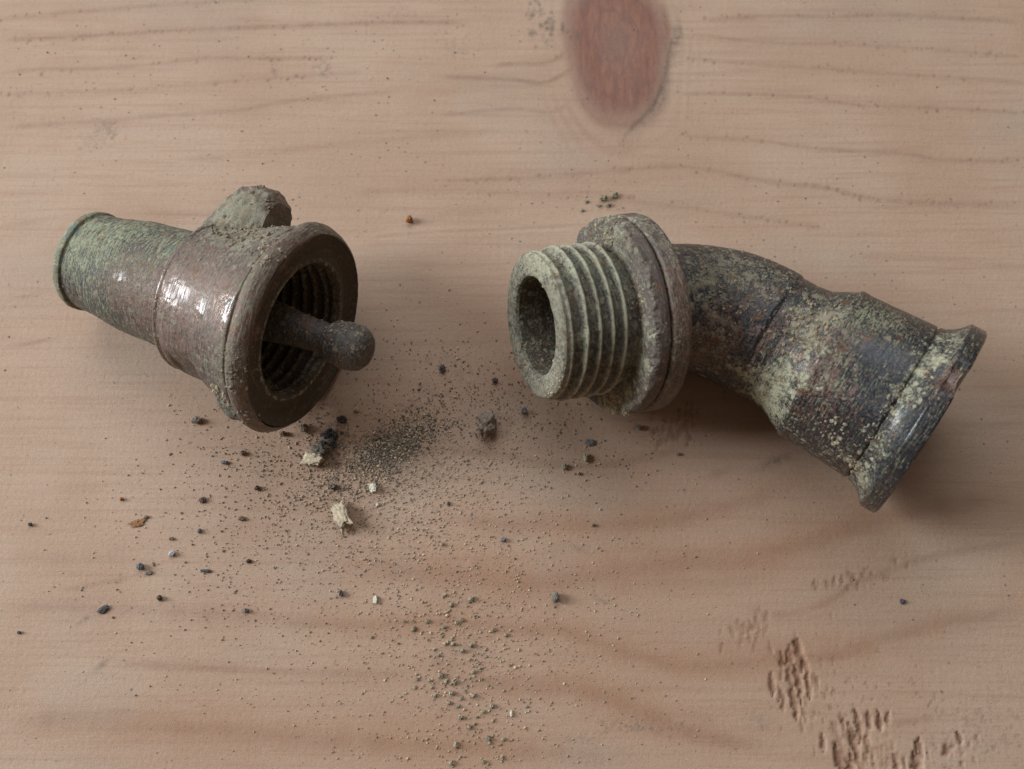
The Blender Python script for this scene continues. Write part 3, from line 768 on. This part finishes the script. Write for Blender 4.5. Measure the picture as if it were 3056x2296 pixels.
def washer_mod(s, r, T):
    P = np.stack([np.cos(T).ravel() * 12, np.sin(T).ravel() * 12, s.ravel() * .25], 1)
    j = (.55 * fbm(P, .55, 4, 40, .65)).reshape(T.shape)
    front = sstep(s, -13.9, -12.95) * sstep(r, 13, 15.5)
    r = r + front * (np.minimum(j * .9, .3) - .1 + 1.7 * np.exp(-((T - flap) / .2) ** 2))
    s = s + front * (.18 * fbm(P, .4, 3, 44)).reshape(T.shape) + sstep(s, -13.6, -12.8) * sstep(r, 11.5, 13) * (.10 * fbm(P * np.array([1, 1, 0]) + r.ravel()[:, None], .6, 3, 47)).reshape(T.shape)
    for t_ in _cr:                                       # cracks in the dried face
        dd_ = (T - t_ - .03 * (r - 14) + np.pi) % (2 * np.pi) - np.pi
        s = s - .35 * np.exp(-(dd_ / .012) ** 2) * sstep(s, -13.3, -12.9) * sstep(r, 12.3 + 2.2 * ((t_ * 7) % 1), 16)
    return s, r
wash = lathe('washer', [(-15.5,11.0),(-15.55,15.9),(-15.4,16.2),(-14.8,16.35),(-13.2,16.3),(-12.9,16.2),(-12.75,15.9),(-12.7,14.4),(-12.75,12.8),(-12.85,11.0)], RO, RD,
             metal_material('old_leather', (0.095, 0.066, 0.058), .75, 0.0, .4, .3), 900, .2, thread=washer_mod, masks=dict(mud=lambda c: .04 + .18 * sstep(c[:, 0], -13.3, -12.9), red=.2, pale=0.0), rough=.5, label='old brown leather washer with a frayed front edge')
fl1 = lathe('flange', [(-15.75,11.0),(-15.8,15.9),(-15.95,16.3),(-16.3,16.5),(-18.6,16.55),(-19.1,16.35),(-19.35,15.9),(-19.5,14.2),(-19.8,12.6),(-20.4,11.9),(-21.2,11.45)],
            RO, RD, MET, 420, masks=dict(mud=.12, red=.5, green=.12))
# elbow swept along the bend
n1 = -RD
I1 = RO + RD * -32.30; I2 = QO + QD * -21.22
Ipt = (I1 + I2) / 2
A0 = RO + RD * -21.2
path = []; rad = []
Tn = 10.0
B0 = I1 + RD * Tn; B1 = I2 + QD * Tn
C1 = QO + QD * -9.0
L1 = np.linalg.norm(B0 - A0)
for t in np.linspace(0, 1, 6)[:-1]: path.append(A0 + (B0 - A0) * t)
for t in np.linspace(0, 1, 42): path.append((1 - t) ** 2 * B0 + 2 * t * (1 - t) * Ipt + t * t * B1)
for t in np.linspace(0, 1, 10)[1:]: path.append(B1 + (C1 - B1) * t)
path = np.array(path)
q = [path[0]]
for a_, b_ in zip(path[:-1], path[1:]):
    k = max(1, int(np.linalg.norm(b_ - a_) / .3))
    q += [a_ + (b_ - a_) * i / k for i in range(1, k + 1)]
path = np.array(q)
tang = np.gradient(path, axis=0)
for _ in range(6): tang[1:-1] = (tang[:-2] + tang[1:-1] * 2 + tang[2:]) / 4
tang /= np.linalg.norm(tang, axis=1)[:, None]
dist = np.concatenate([[0], np.cumsum(np.linalg.norm(np.diff(path, axis=0), axis=1))])
tot = dist[-1]
er = np.interp(dist, [0, .8, 2.0, 4.5, 9, tot * .62, tot - 4, tot - .6, tot - .3, tot], [11.45, 11.2, 11.05, 10.9, 10.95, 11.25, 11.35, 11.3, 11.05, 11.0])
ang = np.linspace(0, 2 * np.pi, 330, endpoint=False)
EV = []; EC = []
pa = None
for p, t, r_, d_ in zip(path, tang, er, dist):
    b_ = np.array([0, 0, 1.0]) - t * t[2]; b_ /= np.linalg.norm(b_); a_ = np.cross(b_, t)
    EV.append(p + r_ * (np.cos(ang)[:, None] * a_ + np.sin(ang)[:, None] * b_))
    EC.append(np.stack([np.full(330, d_), ang * 11, np.full(330, r_)], 1))
elbow = Part('elbow_bend', np.array(EV), np.array(EC), MET_DARK, flip=True, masks=dict(mud=.04, red=.12, green=.03, gloss=.08, pale=0.0), rough=.8)
col = lathe('collar', [(-9.0,11.0),(-6.4,10.95),(-4.0,11.25),(-1.83,12.4),(-.5,13.05),(-.15,13.2),(0,13.5),(.5,13.65),(1.9,13.55),(7,13.8),(12.7,14.1),(12.95,14.05),(13.1,13.75),(13.25,13.75),(13.4,14.1)],
            QO, QD, MET_DARK, 400, masks=dict(mud=.06, red=.30, green=.16, gloss=.10, pale=0.0), rough=.25)
def dent(P, N):
    c = dent_c
    d = np.linalg.norm(P - c, axis=1)
    w = sstep(-d, -3.6, -.8)
    return P - N * (w * .9)[:, None]
fl2 = lathe('outlet_flange', [(13.4,14.1),(14.2,14.3),(15.2,14.85),(16.0,15.5),(16.6,16.15),(16.85,16.45),(16.95,16.7),(17.15,16.85),(18.4,16.9),(19.5,16.85),(19.75,16.65),(19.8,16.2),(19.75,12.0),(19.6,9.5),(10,9.4),(-6,9.2)],
            QO, QD, MET_DARK, 400, masks=dict(mud=lambda c: .10 - .25 * sstep(c[:, 0], 16.6, 17.0), red=.22, green=.12, gloss=lambda c: .1 + .3 * sstep(c[:, 0], 16.7, 17.0)), rough=.35)
vx, vy = to_pix(fl2.V.reshape(-1, 3)); zz = fl2.V.reshape(-1, 3)
k = np.hypot(vx - 2850, vy - 1125) + (zz[:, 2] < 18) * 500
dent_c = zz[np.argmin(k)] + 0
fl2.kw['warp'] = dent
R_BLOBS = [('mud',1600,760,5,.4),('mud',1660,900,4,.3),('mud',1640,1130,5,.3),('mud',1680,1000,4,.1),('pale',1590,750,6,.6),('pale',1750,1000,2,.6),('pale',1650,780,5,.5),('pale',1700,1190,4,.6),('pale',1750,1100,2.5,.6),
 ('green',1690,780,5,.3),('green',1780,760,6,.5),('green',1720,1050,3,.4),('green',1850,900,4,.4),
 ('mud',1780,690,5,.3),('mud',1850,720,4,.25),('mud',1900,850,3,.2),('mud',1925,980,2.5,.5),('mud',1910,1080,3,.6),('mud',1860,1190,3,.7),('mud',1810,1225,3.2,1.3),('pale',1860,1190,5,.9),('pale',1810,1215,5,.9),('pale',1930,1000,3,.7),('pale',1910,1110,4,.8),
 ('mud',1880,650,4,.35),('mud',1940,700,4,.3),('pale',1900,650,5,.6),('mud',2000,1000,2,.3),('pale',2000,1000,3,.8),('red',2035,830,3,.6),('red',2045,950,4,.6),
 ('mud',2080,770,8,.26),('mud',2180,790,9,.34),('mud',2260,815,8,.28),('mud',2340,860,5,.22),('mud',2060,860,4,.2),('mud',2130,830,6,.08),('red',2200,850,6,.3),('mud',2110,1000,7,.14),('mud',2180,1040,7,.2),('mud',2120,1080,6,.25),('red',2150,1010,9,.45),('red',2100,1050,6,.4),
 ('mud',2330,950,5,-.15),('mud',2420,960,4,.32),('mud',2390,1000,3,.34),('mud',2450,930,3,.3),('mud',2290,1160,6,.55),('pale',2290,1150,7,.6),('mud',2340,1110,3.5,.45),('pale',2350,1100,5,.8),('mud',2300,1230,5,.6),('pale',2300,1220,6,.8),('green',2310,1130,4,.5),('green',2260,1190,4,.5),
 ('mud',2250,1040,4,-.35),('mud',2330,1040,4,-.2),('mud',2200,930,4,-.3),
 ('red',2470,1020,8,.4),('mud',2500,980,8,.36),('mud',2470,1060,6,.25),('mud',2640,940,6,.3),('red',2430,1170,6,.3),('green',2550,920,6,.3),('green',2620,950,6,.25),('green',2530,1130,5,.35),('mud',2420,1220,5,-.3),('mud',2600,1060,5,-.35),('green',2600,1060,4,-.4),('mud',2560,1240,5,-.15),('green',2560,1250,5,-.3),('mud',2440,1290,3,.2),('mud',2500,1370,4,.45),('mud',2620,1130,2.2,.3),
 ('red',2590,1090,4,-.3),('gloss',2590,1090,6,.12),('gloss',2540,1220,6,.12),('gloss',2370,930,5,.2),
 ('mud',2840,1000,4,.5),('mud',2770,1070,2.9,.62),('mud',2720,1160,2.9,.62),('mud',2670,1240,2.9,.62),('mud',2620,1330,2.9,.62),('mud',2580,1420,2.9,.62),('mud',2560,1460,3,.5),('pale',2840,1000,5,.4),('pale',2770,1070,5,.7),('pale',2720,1160,5,.7),('pale',2670,1240,5,.8),('pale',2620,1330,5,.7),('pale',2580,1420,5,.5),
 ('mud',2810,1210,4,-.4),('mud',2740,1310,5,-.5),('mud',2660,1420,5,-.4),('red',2850,1130,3.5,.8),('mud',2860,1050,4,.25),('green',2880,1000,3,.3),('gloss',2720,1330,8,.25),('mud',2610,1500,3,.15)]
build_thing('pipe_elbow', ((RO[0] + QO[0]) / 2, 0, 0), [nip, bor, wash, fl1, elbow, col, fl2], R_BLOBS,
            dict(mud=.15, green=.05, red=.2, pale=0.15, gloss=0.0),
            'blackened brass pipe elbow with a muddy male thread, frayed washer and flanged outlet', 'pipe elbow',
            [(1840,1225,60,2.6,.55,(.44,.37,.25)),(1800,1205,40,2.0,.5,(.47,.40,.27)),(2380,990,60,4.5,.42,(.32,.25,.165)),(2440,930,36,3.5,.4,(.33,.27,.18)),(2230,800,90,8,.3,(.30,.26,.20)),(2120,800,60,6,.28,(.30,.26,.20)),
             (2615,1310,30,2.6,.28,(.34,.30,.21)),(2690,1190,26,2.6,.28,(.34,.30,.21)),(2480,1290,26,2.8,.42,(.34,.30,.21)),(2540,1390,26,2.4,.45,(.31,.24,.16)),(1800,700,60,4,.4,(.33,.28,.19)),(1600,770,90,5,.28,(.42,.36,.26)),(1640,1140,60,4,.25,(.42,.36,.26)),
             (1900,900,40,3,.35,(.36,.30,.21)),(1600,1060,60,4,.3,(.28,.22,.15))])

# ------------------------------------------------------------------ debris
TAN, PALE, WHITE = (.42, .33, .225), (.52, .43, .30), (.70, .65, .53)
GREY, BLUE, BLACK = (.23, .20, .165), (.17, .172, .18), (.10, .092, .09)
BROWN, RUST, GREEN = (.22, .15, .105), (.36, .16, .055), (.34, .295, .205)
def crumb(name, px, py, w, h, tint, label, cat, sub=3, hgt=.75, rough=.42, ang=0.0, group=None, seed=None, flake=False):
    """w, h in photo pixels; sits on the board"""
    seed = int(px * 7 + py) % 97 if seed is None else seed
    v, f = ICO[sub]
    rx, ry = w * .42 * .060, h * .42 * .060
    rz = min(rx, ry) * hgt
    q = v.copy()
    if flake:
        q = np.sign(q) * np.abs(q) ** .7
    d = 1 + rough * fbm(v, 1.5, 5, seed, .72)
    q = q * d[:, None] * np.array([rx, ry, rz])
    c, s = math.cos(ang), math.sin(ang)
    q[:, :2] = q[:, :2] @ np.array([[c, s], [-s, c]])
    if flake: q[:, 2] += q[:, 0] * .35
    q[:, 2] -= q[:, 2].min() + .12 * rz + .02
    p = pix(px, py, rz * .6)
    me = mesh_from(name, q, f, CR, sub > 3)
    at = me.attributes.new('tint', 'FLOAT_COLOR', 'POINT')
    n = 1 + .25 * fbm(v, 2.0, 2, seed + 5)
    cc = np.concatenate([np.array(tint)[None] * np.clip(n, .5, 1.6)[:, None], np.ones((len(v), 1))], 1)
    at.data.foreach_set('color', cc.astype(np.float32).ravel())
    return link(name, me, None, label, cat, group, None, (p[0], p[1], -.02))

crumb('soil_clod', 1455, 1268, 56, 76, (.30, .235, .19), 'largest porous brown soil clod lying between the two fittings', 'soil clod', 4, 1.0, .55, -.3)
crumb('mud_flake', 935, 1374, 68, 42, PALE, 'pale tan mud flake with a ragged upturned edge below the hose connector mouth', 'mud flake', 4, .5, .5, -.15, flake=True)
crumb('mud_flake', 1018, 1540, 50, 92, PALE, 'largest pale tan wedge shaped mud flake pointing toward the bottom', 'mud flake', 4, .55, .45, .42, flake=True)
crumb('mud_chip', 1113, 1458, 24, 30, WHITE, 'small whitish mud chip at the lower end of the dark grain pile', 'mud chip', 3, .8, .4, .2, flake=True)
crumb('mud_chip', 1127, 1507, 10, 12, WHITE, 'tiny cream grain just below the whitish mud chip', 'mud chip', 2, .9, .3)
crumb('pebble', 1658, 1783, 25, 33, (.20, .18, .155), 'grey brown pebble standing alone with a long shadow to its right', 'pebble', 3, 1.4, .3, .2)
crumb('rust_crumb', 1222, 658, 24, 26, RUST, 'orange rust crumb alone above the gap between the fittings', 'rust crumb', 3, 1.1, .5)
crumb('soil_crumb', 588, 1255, 32, 24, GREY, 'dark grey crumb on bare wood left of the connector mouth', 'soil crumb', 3, 1.0, .4)
crumb('soil_crumb', 1564, 1228, 20, 22, BLUE, 'blue grey crumb with a reddish shadow under the thread end', 'soil crumb', 3, 1.6, .3)
crumb('pebble', 419, 1691, 25, 24, BLUE, 'round blue grey pebble at the lower left of the board', 'pebble', 3, 1.1, .2)
crumb('soil_crumb', 443, 1710, 24, 14, GREY, 'flat dark scrap touching the round blue grey pebble', 'soil crumb', 3, .6, .4, .2)
crumb('sand_grain', 513, 1653, 22, 18, (.5, .5, .52), 'whitish glassy sand grain right of the blue grey pebble', 'sand grain', 3, 1.0, .3, .4)
crumb('soil_crumb', 477, 1785, 18, 18, (.10, .07, .05), 'square dark brown crumb below the blue grey pebble', 'soil crumb', 2, 1.1, .3)
crumb('soil_crumb', 733, 1823, 20, 14, GREY, 'dark crumb with brown shadow midway along the lower left', 'soil crumb', 3, 1.2, .4)
crumb('soil_crumb', 1018, 1772, 12, 22, BLACK, 'thin black upright crumb with a brown shadow beside it', 'soil crumb', 3, 1.3, .4, .2)
crumb('mud_chip', 1121, 1791, 13, 24, WHITE, 'small whitish wedge chip above the greenish crumb trail', 'mud chip', 2, .8, .3, flake=True)
crumb('soil_flake', 309, 1819, 38, 20, BLACK, 'black elongated flake lying at the lower left edge', 'soil flake', 3, .6, .4, .45)
crumb('soil_sliver', 614, 1704, 34, 11, BLACK, 'thin black sliver lying level right of the glassy grain', 'soil sliver', 3, .8, .3, -.1)
crumb('soil_crumb', 91, 1566, 17, 14, BLACK, 'black crumb near the left edge of the board', 'soil crumb', 2, 1.0, .3)
crumb('soil_crumb', 57, 1888, 14, 10, BLACK, 'black crumb nearest the lower left corner', 'soil crumb', 2, 1.0, .3)
crumb('soil_flake', 1761, 1322, 38, 24, (.17, .165, .16), 'flat grey flake on the wood below the frayed washer', 'soil flake', 3, .4, .35, -.2)
crumb('soil_crumb', 1748, 1368, 16, 30, (.33, .32, .24), 'pale green upright crumb below the flat grey flake', 'soil crumb', 3, 1.3, .35)
crumb('soil_crumb', 1684, 1394, 18, 20, (.26, .25, .19), 'greenish crumb left of the pale green upright crumb', 'soil crumb', 3, 1.2, .4)
crumb('soil_crumb', 1727, 1414, 12, 12, TAN, 'small tan crumb under the pale green upright crumb', 'soil crumb', 2, 1.1, .4)
crumb('soil_crumb', 1906, 1277, 20, 18, (.2, .19, .175), 'grey crumb just under the flange of the elbow', 'soil crumb', 3, 1.2, .4)
crumb('soil_crumb', 2024, 1356, 14, 11, BROWN, 'brown crumb beside the torn grain under the elbow', 'soil crumb', 2, 1.2, .4)
crumb('soil_crumb', 1771, 1568, 16, 11, BROWN, 'brown crumb on the orange grain band right of centre', 'soil crumb', 2, 1.2, .4)
crumb('soil_crumb', 1502, 1611, 18, 16, BLUE, 'blue black crumb on the wood right of the grain pile', 'soil crumb', 2, .9, .5)
crumb('soil_crumb', 1338, 1503, 10, 14, BLACK, 'small black crumb alone right of the grain pile', 'soil crumb', 2, 1.1, .3)
for (x, y), w in zip(((975,1300),(990,1318),(1002,1300),(965,1322),(985,1285),(1000,1332)), (26,24,20,18,16,15)):
    crumb('soil_crumb', x, y, w, w * .9, (.10, .102, .108), 'blue black crumbs heaped between the mouth and the pale upturned flake', 'soil crumb', 3, 1.2, .6, group='blue black crumbs under the mouth')
crumb('soil_clod', 955, 1344, 46, 34, (.17, .15, .12), 'brown crumbly clod touching the back of the pale flake', 'soil clod', 4, .8, .7)
crumb('soil_crumb', 1022, 1253, 30, 26, (.09, .07, .06), 'dark brown crumb right beside the lower lip of the mouth', 'soil crumb', 3, 1.0, .6)
crumb('soil_crumb', 907, 1278, 26, 30, (.27, .22, .165), 'tan crumb under the lower lip of the mouth', 'soil crumb', 3, 1.0, .5)
crumb('soil_crumb', 845, 1295, 20, 18, BROWN, 'dark brown crumb at the bottom of the mouth rim', 'soil crumb', 3, 1.0, .5)
crumb('mud_chip', 1064, 1222, 16, 18, PALE, 'pale chip right of the mouth above the grain pile', 'mud chip', 2, .9, .4)
crumb('soil_crumb', 1320, 1101, 18, 22, BLACK, 'black crumb below the stem knob in the gap', 'soil crumb', 3, 1.0, .5)
crumb('soil_crumb', 1478, 1136, 17, 17, (.13, .10, .10), 'dark crumb in the gap left of the thread end', 'soil crumb', 3, 1.0, .5)
crumb('rust_crumb', 363, 1490, 14, 13, RUST, 'small orange rust crumb at the left', 'rust crumb', 2, 1.0, .4)
crumb('rust_fibre', 410, 1562, 48, 22, (.33, .17, .085), 'thin orange brown fibre scrap at the left', 'fibre scrap', 3, .3, .6, .3)
crumb('soil_crumb', 436, 1543, 16, 12, GREY, 'dark crumb touching the orange brown fibre scrap', 'soil crumb', 2, .9, .4)
crumb('soil_crumb', 671, 1381, 26, 14, BLUE, 'blue grey crumb at the left end of the dark trail', 'soil crumb', 3, .9, .4)
crumb('soil_crumb', 724, 1353, 22, 16, BROWN, 'brown crumb above the blue grey trail crumb', 'soil crumb', 3, 1.0, .4, .4)
crumb('soil_crumb', 768, 1457, 20, 16, (.12, .10, .09), 'dark crumb at the corner of the thin dark trail', 'soil crumb', 3, 1.0, .4, .4)
crumb('soil_crumb', 605, 1493, 22, 18, (.14, .10, .085), 'purple brown crumb midway on the left half', 'soil crumb', 3, .8, .5)
crumb('soil_crumb', 595, 1585, 15, 17, BLUE, 'small blue grey grain below the purple brown crumb', 'soil crumb', 2, 1.0, .3)
crumb('soil_crumb', 722, 1548, 22, 14, BROWN, 'brown crumb left of the largest pale wedge flake', 'soil crumb', 3, 1.0, .4)
crumb('soil_crumb', 994, 1454, 26, 22, (.16, .14, .11), 'brown grey crumb left of the whitish chip', 'soil crumb', 3, 1.0, .5)
crumb('soil_crumb', 742, 1675, 18, 14, (.10, .075, .06), 'dark brown crumb beside a smaller one above the black sliver level', 'soil crumb', 2, 1.0, .4)
crumb('soil_crumb', 512, 1608, 18, 10, BROWN, 'flat brown crumb above the glassy grain', 'soil crumb', 2, 1.0, .4)
crumb('soil_crumb', 2378, 1272, 12, 12, BLACK, 'black speck on the wood under the collar', 'soil crumb', 2, 1.0, .3)
crumb('soil_crumb', 2694, 1796, 18, 16, (.085, .08, .10), 'black crumb on the pale grain at the lower right', 'soil crumb', 2, .6, .4)
crumb('mud_chip', 1526, 2130, 10, 20, WHITE, 'cream chip right of the greenish crumb trail', 'mud chip', 2, .9, .3)
for p, w in (((1800,592),26),((1832,585),24),((1788,614),12),((1815,612),18),((1750,602),12),((1738,628),12)):
    crumb('soil_crumb', *p, w, w * .8, (.30, .275, .18), 'olive soil crumbs scattered behind the top of the flange', 'soil crumb', 3, .8, .55, .3, group='olive crumbs behind the flange')
for k, (x, y) in enumerate(((1347,1805),(1326,1776),(1406,1788),(1274,1855),(1205,1855),(1234,1878),(1326,1872),(1378,1851),(1351,1922),(1328,1922),(1406,1927),(1309,1956),(1401,1968),(1380,1943),
        (1316,2017),(1412,2006),(1280,2031),(1288,2052),(1347,2069),(1412,2077),(1299,2075),(1376,2086),(1339,2098),(1366,2109),(1441,2125),(1468,2107),(1374,2142),(1416,2159),(1456,2203),(1502,2207),
        (1460,2218),(1360,2224),(1498,2262),(1443,2274),(1347,2276),(1244,2027),(1330,2035),(1355,2035),(1362,1860),(1320,1625),(1432,1995),(1472,1880),(1510,1895),(1400,2170))):
    w = random.uniform(9, 16); q_ = random.uniform(.8, 1.2)
    crumb('soil_crumb', x, y, w, w * random.uniform(.8, 1.4), tuple(c * q_ for c in GREEN), 'greenish soil crumb in the loose trail at the bottom centre', 'soil crumb', 2, 1.0, .45, random.uniform(-1, 1), group='greenish crumbs in the trail')

# chips of mud still standing on the connector's lug area are part of it; loose fine grains are one mass
def grains(name, label, n_list, cols):
    v0, f0 = ICO[1]
    Vs, Fs, Cs = [], [], []
    base = 0
    r = np.random.default_rng(77)
    for (cx, cy, sx, sy, n, smin, smax, pal, tilt) in n_list:
        for _ in range(n):
            u, w = r.normal(size=2)
            x = cx + u * sx + tilt * w * sy; y = cy + w * sy
            if not (-60 < x < 3116 and -60 < y < 2360): continue
            sz = smin + (smax - smin) * r.random() ** 2.6
            p = pix(x, y)
            q = v0 * (1 + .12 * r.normal(size=(len(v0), 1))) * sz * np.array([r.uniform(.7, 1.3), r.uniform(.7, 1.3), r.uniform(.6, 1.1)])
            q[:, 2] += sz * .45
            Vs.append(q + p); Fs.append(f0 + base); base += len(v0)
            c = np.array(cols[pal[r.integers(len(pal))]]) * r.uniform(.7, 1.25)
            Cs.append(np.repeat(np.append(c, 1)[None], len(v0), 0))
    me = mesh_from(name, np.vstack(Vs), np.vstack(Fs), CR, False)
    at = me.attributes.new('tint', 'FLOAT_COLOR', 'POINT')
    at.data.foreach_set('color', np.vstack(Cs).astype(np.float32).ravel())
    return link(name, me, None, label, 'soil grains', None, 'stuff')
cols = dict(d=(.185, .165, .125), t=(.58, .46, .32), p=PALE, g=(.27, .235, .20), b=BLUE, k=BLACK, n=BROWN, e=GREEN, w=WHITE, m=(.50, .385, .28))
grains('soil_grains', 'dense dark pile of fine soil grains between the fittings',
       [(1165,1335,48,34,1500,.07,.26,'dddmtg',-1.2),(1110,1400,75,48,700,.07,.24,'ddgmt',-1.0),(1230,1275,55,32,420,.07,.24,'ddmtg',-.5),(985,1320,40,35,120,.10,.30,'gbkmm',0),(965,1450,75,70,240,.08,.24,'mmgte',0)], cols)
grains('loose_grit', 'loose tan and brown grit scattered over the board',
       [(1130,1400,240,140,3600,.05,.18,'mmttge',0),(1250,1600,330,240,2300,.06,.19,'mmtge',0),(1380,2020,110,170,420,.09,.26,'eeeemt',.0),(1430,1980,280,220,1200,.06,.18,'mmte',0),
        (800,1500,200,170,300,.07,.22,'nmmg',0),(1330,1130,120,90,320,.06,.24,'ngmm',0),(1500,1300,200,110,260,.06,.20,'mmgn',0),(600,1750,260,220,240,.06,.20,'mnmg',0),
        (1480,1190,150,80,420,.05,.20,'mmngd',0),(1700,1330,140,70,160,.05,.17,'mmng',0),(1500,1150,1100,900,620,.05,.16,'ngmbm',0),(800,260,520,220,160,.06,.17,'gbkn',0),(1750,600,60,30,20,.08,.2,'e',0),(2300,700,400,250,60,.06,.16,'gk',0)], cols)
